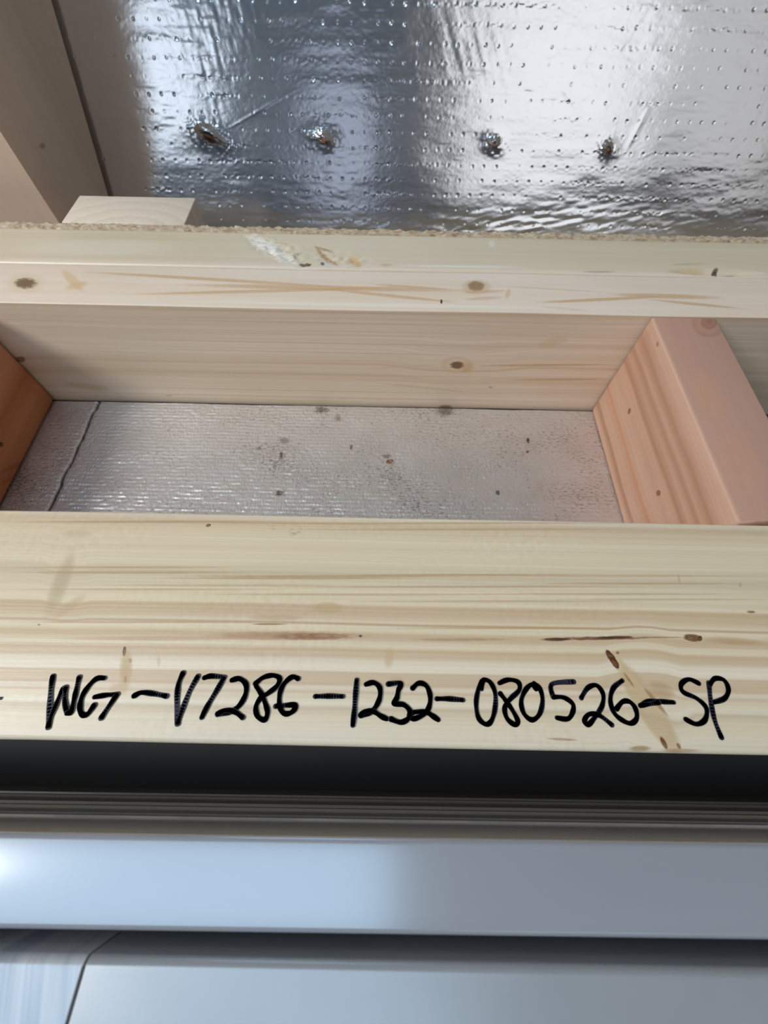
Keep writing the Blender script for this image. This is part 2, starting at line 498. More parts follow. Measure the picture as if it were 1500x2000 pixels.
strokes((880, 1290), 2.586, [
    [(155, 145), (165, 100), (200, 112), (225, 170), (222, 250), (203, 308), (175, 322), (140, 290), (128, 220), (138, 150), (158, 105)],
    [(245, 115), (290, 98), (340, 110), (345, 150), (300, 195), (272, 240), (285, 295), (325, 325), (338, 305), (310, 250), (275, 200), (250, 168)],
    [(430, 145), (408, 122), (375, 152), (355, 210), (370, 270), (410, 300), (448, 270), (463, 200), (448, 140), (420, 116)],
    [(620, 108), (510, 120), (516, 185)], [(516, 185), (570, 188), (615, 220), (615, 260), (590, 295), (535, 290)],
    [(658, 190), (690, 140), (735, 126), (768, 170), (763, 230), (725, 290), (692, 325), (674, 305), (698, 272), (750, 278), (812, 325)],
    [(865, 102), (820, 140), (805, 200), (822, 262), (862, 300), (908, 318), (938, 290), (930, 240), (900, 208), (865, 210), (836, 245)],
    [(955, 230), (1000, 206), (1060, 208), (1125, 212)], [(955, 228), (990, 222), (1050, 212)],
    [(1250, 116), (1200, 96), (1162, 120), (1172, 160), (1240, 192), (1288, 240), (1283, 298), (1240, 322), (1185, 298)],
    [(1302, 115), (1310, 200), (1330, 300), (1364, 388)], [(1306, 122), (1332, 92), (1378, 100), (1400, 148), (1380, 192), (1325, 212)]], 10.0)
STROKES.append(([(-6, 1366), (2, 1364)], 7.0))


def smooth_poly(p, n=6):
    if len(p) < 3: return p
    out = []
    q = [p[0]] + p + [p[-1]]
    for i in range(1, len(q) - 2):
        a, b, c, d = (np.array(q[i + k], float) for k in (-1, 0, 1, 2))
        for k in range(n):
            t = k / n
            out.append(tuple(0.5 * ((2 * b) + (c - a) * t + (2 * a - 5 * b + 4 * c - d) * t * t + (3 * b - a - 3 * c + d) * t ** 3)))
    return out + [p[-1]]


bm = bmesh.new()
rnd = random.Random(11)
for si, (poly, w) in enumerate(STROKES):
    z = 0.00032 + (si % 7) * 0.000006
    pp = smooth_poly(poly)
    pts = [pt.hit(*q) for q in pp]
    pw = np.linalg.norm(pt.hit(pp[0][0] + 1, pp[0][1]) - pts[0]) * w * 0.46
    rad = [pw * (1 + 0.10 * math.sin(i * 0.7 + si)) for i in range(len(pts))]
    for i in range(len(pts) - 1):
        d = pts[i + 1] - pts[i]; L = np.linalg.norm(d)
        if L < 1e-7: continue
        nrm = np.array([-d[1], d[0], 0]) / L
        qs = [pts[i] + nrm * rad[i], pts[i] - nrm * rad[i], pts[i + 1] - nrm * rad[i + 1], pts[i + 1] + nrm * rad[i + 1]]
        bm.faces.new([bm.verts.new((q[0], q[1], z)) for q in qs])
    for i in range(len(pts)):
        m = 14
        bm.faces.new([bm.verts.new((pts[i][0] + rad[i] * math.cos(2 * math.pi * k / m), pts[i][1] + rad[i] * math.sin(2 * math.pi * k / m),
                                    z + 0.000003)) for k in range(m)])
bmesh.ops.recalc_face_normals(bm, faces=bm.faces)
for f in bm.faces:
    if f.normal.z < 0: f.normal_flip()
me = bpy.data.meshes.new('marker_lettering'); bm.to_mesh(me); bm.free()
t = T('marker_ink')
C = t.coords()
n = t.noise(t.vec(C[0] * 500.0, C[1] * 1400.0, 0.0), 1.0, 3.0)
m_ink = t.set(Base_Color=t.mix(t.step(n, 0.45, 0.8), (0.012, 0.010, 0.022), (0.04, 0.036, 0.065)), Roughness=0.6, Specular_IOR_Level=0.35)
lt = link('marker_lettering', me, m_ink, plank, smooth=False)
lt['label'] = 'handwritten black marker code'

# ------------------------------------------------------------------ back rails
pr = yplane(RAIL_Y0)
ptop = zplane(0.0)
WB = srgb(230, 211, 184)
rows = [(605, srgb(216, 192, 162)), (618, srgb(220, 199, 172)), (640, srgb(224, 204, 177)), (700, WB), (714, srgb(220, 196, 164)), (719, WB),
        (742, srgb(222, 199, 167)), (748, WB), (790, srgb(234, 217, 190))]
ON, ON2 = srgb(206, 162, 112), srgb(220, 194, 158)
# marks on the top (narrow) face
ft = [
    dict(c=(52, 553), rx=27, ry=13, col=srgb(128, 98, 68), k=0.9, soft=0.6, jag=0.5, ring=7),
    dict(c=(52, 553), rx=46, ry=24, col=srgb(226, 200, 160), k=0.6, soft=0.8),
    dict(c=(50, 553), rx=26, ry=12, col=srgb(118, 90, 64), k=0.9, soft=0.7, jag=1.3),
    dict(c=(930, 559), rx=19, ry=11, col=srgb(124, 82, 54), k=0.92, soft=0.6, jag=1.1),
    dict(c=(930, 561), rx=34, ry=17, col=srgb(200, 160, 112), k=0.4, soft=0.6),
    dict(c=(142, 548), rx=34, ry=11, ang=45, col=srgb(218, 180, 130), k=0.6, soft=0.8),
    dict(c=(150, 558), rx=28, ry=8, ang=-15, col=srgb(218, 180, 130), k=0.6, soft=0.8),
    dict(c=(420, 546), rx=300, ry=4, ang=3.2, col=ON, k=0.65, soft=0.8, jag=0.5),
    dict(c=(640, 562), rx=330, ry=6.5, ang=1.2, col=ON, k=0.7, soft=0.9, jag=0.4),
    dict(c=(520, 568), rx=300, ry=4, ang=-1.6, col=ON, k=0.65, soft=0.8, jag=0.5),
    dict(c=(760, 577), rx=150, ry=4, ang=6, col=ON, k=0.65, soft=0.8, jag=0.4),
    dict(c=(800, 560), rx=90, ry=3.5, ang=4, col=ON, k=0.6, soft=0.8, jag=0.4),
    dict(c=(946, 570), rx=54, ry=3.6, ang=-2, col=ON, k=0.5, soft=0.8, bend=0.0),
    dict(c=(945, 583), rx=44, ry=4, ang=-3, col=ON, k=0.45, soft=0.8),
    dict(c=(992, 574), rx=6, ry=12, ang=20, col=ON, k=0.45, soft=0.8),
    dict(c=(1080, 565), rx=130, ry=2.6, ang=3, col=ON2, k=0.6, soft=0.8),
    dict(c=(1170, 585), rx=140, ry=4.0, ang=-3.0, col=ON, k=0.75, soft=0.8, jag=0.4),
    dict(c=(1300, 578), rx=130, ry=6.0, ang=2.0, col=ON, k=0.7, soft=0.9, jag=0.4),
    dict(c=(1360, 594), rx=110, ry=3.6, ang=6, col=ON, k=0.7, soft=0.9, jag=0.4),
    dict(c=(1100, 603), rx=60, ry=3, ang=4, col=ON2, k=0.7, soft=0.9),
    dict(c=(862, 589), rx=2.5, ry=5, col=DB, k=0.95, soft=0.5),
    dict(c=(750, 596), rx=500, ry=5, ang=1.2, col=srgb(240, 230, 214), k=0.6, soft=1),
]
# marks on the tall inner face use the same builder with that face's axes


def two_face_rail(name, ft, ff, rows):
    """one timber with marks on its top (x,y) and on its front (x,z)"""
    st = band_stops(rows, FOIL_Z, 0.0, pr)
    t = T(name)
    C = t.coords()
    def shade(a, c, o, base, feats, pl, P, spread, rngs):
        w = c + (t.noise(t.vec(a * 6.0, c * 14.0, o * 6.0), 1.0, 2.0) - 0.5) * 0.004
        for (cc, rx, ry, amp) in rngs:
            mk, _ = ell_mask(t, P, pl, cc, rx, ry, 0, 1.0, 0, None)
            w = w + mk * amp
        col = base(w)
        n1 = t.noise(t.vec(a * 3.0, w * 650.0, o * 40.0), 1.0, 2.0, 0.6)
        n2 = t.noise(t.vec(a * 1.6, w * 200.0, o * 30.0), 1.0, 1.0)
        n3 = t.noise(t.vec(a * 9.0, c * 22.0, o * 16.0), 1.0, 2.0)
        v = 1.0 + (n1 - 0.5) * spread + (n2 - 0.5) * (spread * 0.9) + (n3 - 0.5) * 0.12
        col = t.mix(1.0, col, t.vec(v * 1.02, t.math('POWER', v, 1.3) * 0.985, t.math('POWER', v, 1.8)), 'MULTIPLY')
        jn = (t.noise(t.vec(a * 250.0, c * 900.0, o * 100.0), 1.0, 2.0) - 0.5)
        for f in feats:
            m, r2 = ell_mask(t, P, pl, f['c'], f['rx'], f['ry'], math.radians(f.get('ang', 0)), f.get('soft', .8), f.get('bend', 0),
                             jn * f['jag'] if f.get('jag') else None)
            k = m * f.get('k', .8)
            if f.get('ring'):
                k = k * (0.62 + t.math('SINE', t.math('SQRT', t.math('ABSOLUTE', r2)) * f['ring']) * 0.38)
            col = t.mix(k, col, f['col'])
        return col, n1 + jn * 0.5
    top, b1 = shade(C[0], C[1], C[2], lambda w: t.mix((t.noise(t.vec(C[0] * 5.0, w * 60.0, 0.0)) - 0.5) * 2.0 + 0.5, srgb(230, 209, 181), srgb(236, 220, 198)),
                    ft, ptop, (C[0], C[1]), 0.10, [])
    fr, b2 = shade(C[0], C[2], C[1], lambda w: t.ramp((w - FOIL_Z) * (1 / -FOIL_Z), st), ff, pr, (C[0], C[2]), 0.27,
                   [((893, 712), 150, 55, 0.004)])
    g = t.n.new('ShaderNodeTexCoord')
    sp = t.n.new('ShaderNodeSeparateXYZ'); t.link(g.outputs['Normal'], sp.inputs[0])
    k = t.step(V(t, sp.outputs[2]), 0.45, 0.75)
    t.bump(t.mix(k, b2, b1), 0.22, 0.0003)
    return t.set(Base_Color=t.mix(k, fr, top), Roughness=0.45, Specular_IOR_Level=0.55)


ff = [
    dict(c=(893, 713), rx=36, ry=19, col=srgb(214, 180, 130), k=0.6, soft=0.6, ring=9),
    dict(c=(893, 713), rx=16, ry=8, col=srgb(112, 74, 50), k=0.9, soft=0.6, jag=1.2),
    dict(c=(912, 718), rx=14, ry=14, col=srgb(214, 168, 112), k=0.5, soft=0.9),
    dict(c=(1060, 713), rx=150, ry=2.6, ang=-0.5, col=ON, k=0.75, soft=0.8, jag=0.4),
    dict(c=(1090, 741), rx=110, ry=2.8, ang=-0.5, col=ON, k=0.7, soft=0.8, jag=0.4),
    dict(c=(780, 716), rx=80, ry=2.6, ang=-3, col=ON2, k=0.6, soft=0.8),
    dict(c=(870, 794), rx=16, ry=4, col=srgb(150, 104, 66), k=0.7, soft=0.8),
    dict(c=(830, 757), rx=120, ry=2.2, ang=6, col=srgb(205, 180, 146), k=0.5, soft=0.9),
    dict(c=(958, 756), rx=5, ry=2, col=GR, k=0.6, soft=0.8),
    dict(c=(1080, 668), rx=40, ry=12, ang=-15, col=srgb(210, 178, 138), k=0.4, soft=1),
    dict(c=(40, 702), rx=12, ry=7, col=srgb(120, 74, 44), k=0.8, soft=0.8, jag=0.6),
    dict(c=(170, 755), rx=60, ry=9, ang=8, col=srgb(206, 172, 124), k=0.5, soft=1),
    dict(c=(330, 772), rx=10, ry=2, col=GR, k=0.4, soft=0.9),
]
for v, kk in ((612, .5), (632, .35), (655, .3), (672, .4), (690, .3), (733, .35), (765, .3), (778, .35)):
    ff.append(dict(c=(640, v - 2), rx=520, ry=1.8, ang=1.1, col=srgb(196, 168, 132), k=kk, soft=0.9, jag=0.6))
rail = link('timber_rail', box_mesh('timber_rail', -0.62, 0.62, RAIL_Y0, RAIL_Y1 - 0.0004, FLOOR, 0, 0.0009, 3, cuts=16, wob=0.0003, seed=8),
            two_face_rail('pine_rail_wood', ft, ff, rows))
tag(rail, 'pine rail behind the open cavity, two dark knots and orange grain along its top', 'timber rail')

rows = [(527, srgb(230, 214, 192)), (515, srgb(220, 203, 176)), (490, srgb(217, 202, 174)), (462, srgb(214, 199, 170))]
f2 = [
    dict(c=(590, 500), rx=80, ry=22, ang=18, col=srgb(212, 196, 168), k=0.6, soft=1),
    dict(c=(530, 487), rx=70, ry=17, ang=30, col=srgb(240, 233, 220), k=0.8, soft=0.9, jag=1.8),
    dict(c=(596, 517), rx=15, ry=4, col=srgb(92, 58, 44), k=0.9, soft=0.6, jag=0.5),
    dict(c=(628, 497), rx=24, ry=4, ang=50, col=srgb(186, 142, 88), k=0.8, soft=0.7, jag=1.4),
    dict(c=(645, 508), rx=22, ry=3.6, ang=35, col=srgb(186, 142, 88), k=0.8, soft=0.7, jag=1.4),
    dict(c=(632, 488), rx=20, ry=3, ang=15, col=srgb(176, 136, 88), k=0.7, soft=0.7, jag=1.4),
    dict(c=(694, 512), rx=16, ry=9, ang=40, col=srgb(210, 164, 100), k=0.8, soft=0.8, jag=1.5),
    dict(c=(755, 519), rx=14, ry=4, col=srgb(208, 168, 114), k=0.6, soft=0.8),
    dict(c=(630, 516), rx=5, ry=4, ang=40, col=DB, k=0.85, soft=0.6),
    dict(c=(1345, 530), rx=45, ry=6, col=srgb(206, 180, 130), k=0.7, soft=0.9),
    dict(c=(1398, 532), rx=7, ry=9, col=srgb(84, 70, 56), k=0.9, soft=0.7, jag=0.6),
    dict(c=(1430, 537), rx=34, ry=3.4, ang=2, col=srgb(96, 82, 62), k=0.8, soft=0.9),
    dict(c=(1345, 517), rx=45, ry=3, ang=-2, col=srgb(196, 178, 130), k=0.6, soft=0.9),
    dict(c=(1170, 532), rx=40, ry=2.5, col=srgb(180, 160, 140), k=0.7, soft=0.9),
    dict(c=(960, 478), rx=8, ry=9, ang=0, col=srgb(230, 224, 208), k=0.6, soft=0.9),
    dict(c=(900, 522), rx=150, ry=3, ang=1, col=srgb(240, 234, 220), k=0.6, soft=0.9, jag=0.9),
    dict(c=(200, 485), rx=190, ry=20, col=srgb(236, 228, 212), k=0.3, soft=1, jag=0.6),  # pale sheen of daylight painted into the wood colour
]
m_rail2 = wood('pale_rail_wood', ptop, (0, 1, 2), band_stops(rows, RAIL_Y1, RAIL2_Y1, ptop), (RAIL_Y1, RAIL2_Y1), fine=(3, 700, 0.05),
               med=(2, 180, 0.05), warp=(5, 30, 0.0015), feats=f2, blotch=0.05, rough=0.42, sheen=0.7)
# rear rail: its top carries a torn, splintered patch
nx, ny = 760, 46
X = np.linspace(-0.62, 0.62, nx)[None, :].repeat(ny, 0)
Yv = np.linspace(RAIL_Y1 + 0.0004, RAIL2_Y1, ny)[:, None].repeat(nx, 1)
Zt = np.full_like(X, 0.0004) + 0.0004 * vnoise(X / 0.08, Yv / 0.1, 3)
edge = np.minimum(Yv - RAIL_Y1 - 0.0004, RAIL2_Y1 - Yv)
Zt -= 0.0011 * np.clip(1 - edge / 0.0014, 0, 1) ** 2


def patch(c, rx, ry, ang):
    o, IJ = ptop.inv_jac(*c); a = math.radians(ang)
    R = np.array([[math.cos(a) / rx, math.sin(a) / rx], [-math.sin(a) / ry, math.cos(a) / ry]]) @ IJ
    q = np.stack([X - o[0], Yv - o[1]], -1) @ R.T
    return np.clip(1.2 - (q ** 2).sum(-1), 0, 1)


for c, rx, ry, ang, dep, rg in (((545, 490), 85, 22, 24, -0.0006, 0.0026), ((660, 505), 70, 16, 10, -0.0008, 0.0016), ((1400, 533), 90, 6, 2, -0.0022, 0.0006)):
    k = patch(c, rx, ry, ang)
    Zt += k * (dep + rg * vnoise(X / 0.0030 + Yv / 0.006, Yv / 0.0022, 5) + rg * 0.7 * vnoise(X / 0.0014, Yv / 0.0012, 6))
top = np.stack([X, Yv, Zt], -1)
lowf, lowb = top[:1].copy(), top[-1:].copy(); lowf[..., 2] = FLOOR; lowb[..., 2] = FLOOR
rail2 = link('timber_rail', grid_mesh('rear_rail', np.concatenate([lowf, top, lowb], 0)), m_rail2)
tag(rail2, 'second pine rail tight behind the knotty one, splintered patch on its top', 'timber rail')

# ------------------------------------------------------------------ chipboard sheet edge
nx, ny = 900, 12
X = np.linspace(-0.62, 0.62, nx)[None, :].repeat(ny, 0)
Yv = np.linspace(RAIL2_Y1 + 0.0003, SHEET_Y1, ny)[:, None].repeat(nx, 1)
Zt = 0.0010 + 0.0010 * vnoise(X / 0.004, Yv / 0.003, 21) + 0.0013 * vnoise(X / 0.0016, Yv / 0.0014, 22)
Yv = Yv + np.where(np.arange(ny)[:, None] > 8, 0.0012 * vnoise(X / 0.0018, Yv * 0, 23), 0)
top = np.stack([X, Yv, Zt], -1)
lowf, lowb = top[:1].copy(), top[-1:].copy(); lowf[..., 2] = FLOOR; lowb[..., 2] = FLOOR
t = T('chipboard_edge')
C = t.coords()
n = t.noise(t.vec(C[0] * 260.0, C[1] * 500.0, C[2] * 500.0), 1.0, 4.0, 0.7)
m_chip = t.set(Base_Color=t.ramp(n, [(0.25, srgb(120, 92, 72)), (0.42, srgb(176, 150, 122)), (0.6, srgb(204, 186, 158)), (0.75, srgb(216, 202, 176))]), Roughness=0.9)
sheet = link('chipboard_sheet', grid_mesh('chipboard_sheet', np.concatenate([lowf, top, lowb], 0)), m_chip)
tag(sheet, 'thin chipboard sheet on edge behind the rails, only its rough brown edge showing', 'chipboard')

# ------------------------------------------------------------------ noggins across the cavity
def pxX(u, v, z): return float(zplane(z).hit(u, v)[0])


nl = pxX(1155, 801, FOIL_Z)
pnx, pnz = xplane(nl), zplane(0.0)
PK, PKd, PKl = srgb(206, 166, 141), srgb(184, 140, 114), srgb(212, 175, 152)
# left face bands run lengthwise (along y), stacked in z
rowsN = [(0.0, srgb(212, 170, 142)), (0.06, PKl), (0.12, PKd), (0.16, PKl), (0.28, PK), (0.30, srgb(205, 150, 116)), (0.34, PKl), (0.56, PK), (0.60, PKd), (0.66, PK),
         (0.72, PKd), (0.76, PK), (0.83, PKd), (0.90, PK), (1.0, PKl)]
fn = [
    dict(c=(1229, 803), rx=3, ry=7, ang=15, col=srgb(150, 92, 56), k=0.9, soft=0.5),
    dict(c=(1286, 963), rx=5, ry=7, col=srgb(150, 92, 56), k=0.9, soft=0.6),
    dict(c=(1284, 672), rx=3, ry=6, ang=10, col=srgb(168, 108, 72), k=0.7, soft=0.7),
]
m_nr = wood('pink_noggin_wood', pnx, (1, 2, 0), rowsN, (FOIL_Z, 0.0), fine=(12, 700, 0.07), med=(6, 200, 0.08), warp=(12, 40, 0.003),
            feats=fn, blotch=0.14, lines=(0.0075, 0.22, PKd, 0.9), rough=0.75, sheen=0.15, figure=0.05)


def add_top_marks(m, pl, feats):
    """further marks on the top face of an existing timber"""
    t = T.__new__(T); t.m = m; t.t = m.node_tree; t.n = t.t.nodes; t.b = t.n['Principled BSDF']
    C = t.coords()
    src = t.b.inputs['Base Color'].links[0].from_socket
    col = V(t, src)
    g = t.n.new('ShaderNodeTexCoord'); sp = t.n.new('ShaderNodeSeparateXYZ'); t.link(g.outputs['Normal'], sp.inputs[0])
    up = t.step(V(t, sp.outputs[2]), 0.5, 0.9)
    jn = t.noise(t.vec(C[0] * 500.0, C[1] * 250.0, 0.0), 1.0, 2.0) - 0.5
    for f in feats:
        mk, r2 = ell_mask(t, (C[0], C[1]), pl, f['c'], f['rx'], f['ry'], math.radians(f.get('ang', 0)), f.get('soft', .8), 0, jn * f['jag'] if f.get('jag') else None)
        k = mk * f.get('k', .8) * up
        if f.get('ring'): k = k * (0.62 + t.math('SINE', t.math('SQRT', t.math('ABSOLUTE', r2)) * f['ring']) * 0.38)
        col = t.mix(k, col, f['col'])
    t.link(col.s, t.b.inputs['Base Color'])


add_top_marks(m_nr, pnz, [
    dict(c=(1400, 800), rx=260, ry=500, col=srgb(190, 145, 124), k=0.75, soft=0.5, jag=0.6),
    dict(c=(1384, 632), rx=36, ry=30, col=srgb(176, 124, 100), k=0.7, soft=0.4, ring=8),
    dict(c=(1384, 630), rx=17, ry=15, col=srgb(164, 114, 90), k=0.7, soft=0.4, ring=9),
    dict(c=(1345, 618), rx=22, ry=7, col=srgb(206, 150, 116), k=0.6, soft=0.7),
    dict(c=(1440, 900), rx=45, ry=80, ang=-25, col=srgb(206, 152, 120), k=0.45, soft=1, jag=0.8),
    dict(c=(1380, 770), rx=30, ry=70, ang=-25, col=srgb(210, 156, 120), k=0.4, soft=1),
])


def noggin(name, x0, x1, y0, y1, z0, z1, mat, bev, skew=0.0):
    me = box_mesh(name, x0, x1, y0, y1, z0, z1, bev, 4)
    if skew:
        for v in me.vertices:
            if v.co.y < (y0 + y1) / 2: v.co.y += skew * max(0.0, (v.co.x - x0 - 0.012) / (x1 - x0))
    o = link('timber_noggin', me, mat)
    auto_smooth(me, 50)
    return o


nr = noggin('noggin_right', nl, nl + 0.0385, PLANK_Y1 + 0.0006, RAIL_Y0 - 0.0014, FOIL_Z + 0.0003, 0.0005, m_nr, 0.0018, 0.007)
tag(nr, 'pinkish noggin at right bridging plank and rail, ringed knot on its far top end', 'timber noggin')
lx = pxX(110, 779, FOIL_Z)
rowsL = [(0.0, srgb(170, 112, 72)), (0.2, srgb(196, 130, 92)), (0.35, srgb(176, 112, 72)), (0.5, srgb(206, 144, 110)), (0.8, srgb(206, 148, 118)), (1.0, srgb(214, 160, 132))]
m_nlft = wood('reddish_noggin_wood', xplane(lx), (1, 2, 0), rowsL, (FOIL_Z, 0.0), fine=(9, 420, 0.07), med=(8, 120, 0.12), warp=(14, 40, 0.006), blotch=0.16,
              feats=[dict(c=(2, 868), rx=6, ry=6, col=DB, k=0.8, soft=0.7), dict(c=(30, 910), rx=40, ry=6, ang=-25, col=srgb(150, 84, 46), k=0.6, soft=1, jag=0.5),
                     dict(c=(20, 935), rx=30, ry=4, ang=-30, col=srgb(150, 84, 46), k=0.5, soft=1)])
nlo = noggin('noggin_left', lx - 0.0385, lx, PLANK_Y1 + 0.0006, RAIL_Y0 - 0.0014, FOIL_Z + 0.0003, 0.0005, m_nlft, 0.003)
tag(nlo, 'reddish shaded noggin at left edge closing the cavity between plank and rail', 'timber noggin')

# ------------------------------------------------------------------ ribbed foil facing in the cavity
t = T('ribbed_foil')
C = t.coords()
n = t.noise(t.vec(C[0] * 30.0, C[1] * 45.0, 0.0), 1.0, 4.0, 0.6)
sp_ = t.noise(t.vec(C[0] * 330.0, C[1] * 1100.0, 3.0), 1.0, 2.0, 0.6)
big = t.noise(t.vec(C[0] * 18.0, C[1] * 22.0, 7.0), 1.0, 2.0)
dirt = t.step(sp_ + (big - 0.5) * 0.5, 0.585, 0.70)
col = t.mix(n, srgb(206, 196, 188), srgb(232, 226, 220))
col = t.mix(dirt * 0.6, col, srgb(118, 98, 90))
fpl = zplane(FOIL_Z)
for c, rx, ry, cc, kk in (((762, 901), 8, 5, srgb(150, 92, 62), .95), ((755, 890), 9, 4, srgb(130, 96, 80), .7), ((549, 889), 3.5, 7, srgb(120, 80, 60), .9),
                      ((1031, 860), 3, 5, srgb(90, 60, 44), .95), ((1031, 882), 3, 3, srgb(90, 60, 44), .8), ((545, 963), 12, 5, srgb(92, 70, 62), .8),
                      ((972, 962), 4, 5, srgb(90, 70, 62), .8), ((686, 873), 3, 5, srgb(90, 76, 70), .8), ((870, 803), 16, 9, srgb(96, 74, 60), .7),
                      ((628, 800), 14, 7, srgb(80, 62, 50), .7), ((660, 815), 6, 8, srgb(130, 104, 84), .6), ((505, 875), 5, 3, srgb(120, 90, 66), .7), ((555, 860), 10, 6, srgb(110, 100, 98), .6)):
    mk, _ = ell_mask(t, (C[0], C[1]), fpl, c, rx * 1.1, ry * 1.1, 0, 0.8, 0, (sp_ - 0.5) * 6.0)
    col = t.mix(mk * kk, col, cc)
wv = t.noise(t.vec(C[0] * 700.0, C[1] * 320.0, 1.0), 1.0, 2.0)
t.bump(wv + n * 0.5, 0.6, 0.0007)
m_rib = t.set(Base_Color=col, Metallic=0.70, Roughness=0.42)
m_cut = plain('foam_core', srgb(196, 172, 120), 0.8)


def sheet_mesh(name, fL, fR, seed, nx):
    y0, y1 = PLANK_Y1 + 0.0004, RAIL_Y0 - 0.0024
    ny = 290
    yy = np.linspace(y0, y1, ny)[:, None]
    s = np.linspace(0, 1, nx)[None, :]
    X = fL(yy) * (1 - s) + fR(yy) * s
    Yv = yy.repeat(nx, 1)
    rib = np.sin((Yv + 0.0008 * vnoise(X / 0.03, Yv / 0.03, seed)) * 2 * math.pi / 0.00305)
    Z = FOIL_Z - 0.0004 + 0.00009 * rib * (0.65 + 1.0 * vnoise(X / 0.004, Yv / 0.003, seed + 1)) + 0.0006 * vnoise(X / 0.03, Yv / 0.02, seed + 2) \
        + 0.00022 * vnoise(X / 0.003, Yv / 0.0015, seed + 3)
    dl, dr = X - fL(yy), fR(yy) - X
    Z -= 0.0003 * np.exp(-np.minimum(dl, dr) / 0.0006)
    top = np.stack([X, Yv, Z], -1)
    # close the sheet with a rim down to the floor
    lo0, lo1 = top[:1].copy(), top[-1:].copy(); lo0[..., 2] = FLOOR; lo1[..., 2] = FLOOR
    P = np.concatenate([lo0, top, lo1], 0)
    a, b = P[:, :1].copy(), P[:, -1:].copy(); a[..., 2] = FLOOR; b[..., 2] = FLOOR
    return grid_mesh(name, np.concatenate([a, P, b], 1))


pa, pb = fpl.hit(192, 786), fpl.hit(100, 985)


def seam(y):
    k = (y - pa[1]) / (pb[1] - pa[1])
    return pa[0] + k * (pb[0] - pa[0]) + 0.0012 * vnoise(y / 0.016, y * 0, 51) + 0.0010 * vnoise(y / 0.004, y * 0, 52)


main = link('foil_sheet', sheet_mesh('foil_main', lambda y: seam(y) + 0.0010, lambda y: y * 0 + nl + 0.036, 31, 330), m_rib)
tag(main, 'large ribbed silver foil sheet lining the cavity floor between the noggins', 'foil sheet')
strip = link('foil_sheet', sheet_mesh('foil_strip', lambda y: y * 0 + lx - 0.036, lambda y: seam(y) - 0.0010 - 0.0009 * np.abs(vnoise(y / 0.01, y * 0, 54)), 41, 70), m_rib)
tag(strip, 'narrow shaded foil strip left of the torn seam, beside the reddish noggin', 'foil sheet')

# ------------------------------------------------------------------ sloping foil-faced insulation board
P_ = 0.0104
x_lo, x_hi = -0.36, 0.37
s_lo = float((FLOOR - FOIL_P[2]) / SL[2]) + 0.001
s_hi = 0.205
base_s = float(np.dot(FOIL_P, SL))
bx_hi, bs_hi = 0.60, 0.46                                # beyond the part seen closely the grid is coarser
_gx = np.concatenate([np.linspace(x_lo, x_hi, 1120), np.linspace(x_hi, bx_hi, 90)[1:]])
_gs = np.concatenate([np.linspace(s_lo, s_hi, 400), np.linspace(s_hi, bs_hi, 100)[1:]])
nx, ny = len(_gx), len(_gs)
X = _gx[None, :].repeat(ny, 0)
Sv = _gs[:, None].repeat(nx, 1)
c0 = FOILPL.uv(383, 283)
px0, ps0 = float(c0[0]), float(c0[1]) - base_s
i = np.round((X - px0) / P_); j = np.round((Sv - ps0) / P_)
jx = (_hash(i, j, 71) - 0.5) * 0.0011; js = (_hash(i, j, 72) - 0.5) * 0.0008
dx = X - px0 - i * P_ - jx; ds = Sv - ps0 - j * P_ - js
r2 = dx * dx + ds * ds
dep = 0.10 + 0.9 * _hash(i, j, 73)
dep *= np.where(_hash(i, j, 74) < 0.10, 0.0, 1.0)
Hh = -0.00032 * dep * np.exp(-r2 / (0.00095 ** 2)) + 0.00007 * dep * np.exp(-r2 / (0.0021 ** 2))
# creases strung along the perforation rows
rowamp = np.clip(vnoise(X / 0.035, j + 0.5, 75) * 2.2, 0, 1)
Hh += rowamp * 0.00030 * vnoise(X / 0.0022, j * 7.3 + Sv / 0.0012, 76) * np.exp(-(ds / 0.0013) ** 2)
# broad quilting and fine wrinkles
Hh += 0.00055 * vnoise(X / 0.060, Sv / 0.032, 77) + 0.00014 * vnoise(X / 0.022, Sv / 0.0075, 78)
wk = np.clip(vnoise(X / 0.05 + 3, Sv / 0.03, 79) * 2 + 0.35, 0.12, 1)
Hh += wk * 0.00010 * vnoise(X / 0.011, Sv / 0.0026, 80)
Hh += 0.00003 * vnoise(X / 0.0035, Sv / 0.0016, 81)


def zone(c, rx, ry, ang=0):
    o, IJ = FOILPL.inv_jac(*c); a = math.radians(ang)
    R = np.array([[math.cos(a) / rx, math.sin(a) / rx], [-math.sin(a) / ry, math.cos(a) / ry]]) @ IJ
    q = np.stack([X - o[0], Sv + base_s - o[1]], -1) @ R.T
    return q


def blob(q): return np.exp(-(q ** 2).sum(-1))


Hh += blob(zone((420, 40), 90, 90)) * 0.00016 * vnoise(X / 0.0032 + Sv / 0.02, Sv / 0.008, 82)       # upright puckers, upper left
Hh += blob(zone((395, 170), 40, 120)) * 0.00014 * vnoise(X / 0.0035 + Sv / 0.03, Sv / 0.009, 83)
Hh += blob(zone((900, 70), 90, 90)) * 0.00018 * vnoise((X + Sv * 0.5) / 0.0045, (Sv - X * 0.5) / 0.03, 84)    # slanting puckers
Hh += blob(zone((1180, 60), 130, 80)) * 0.00012 * vnoise((X - Sv * 0.6) / 0.0045, (Sv + X * 0.6) / 0.03, 85)
Hh += blob(zone((950, 165), 170, 40)) * 0.00016 * vnoise(X / 0.014, Sv / 0.0022, 86)
Hh += blob(zone((1000, 440), 330, 30, -4)) * 0.00045 * vnoise((X * 0.9 + Sv) / 0.013, (Sv - X * 0.22) / 0.0032, 87)   # crumpled foot of the board
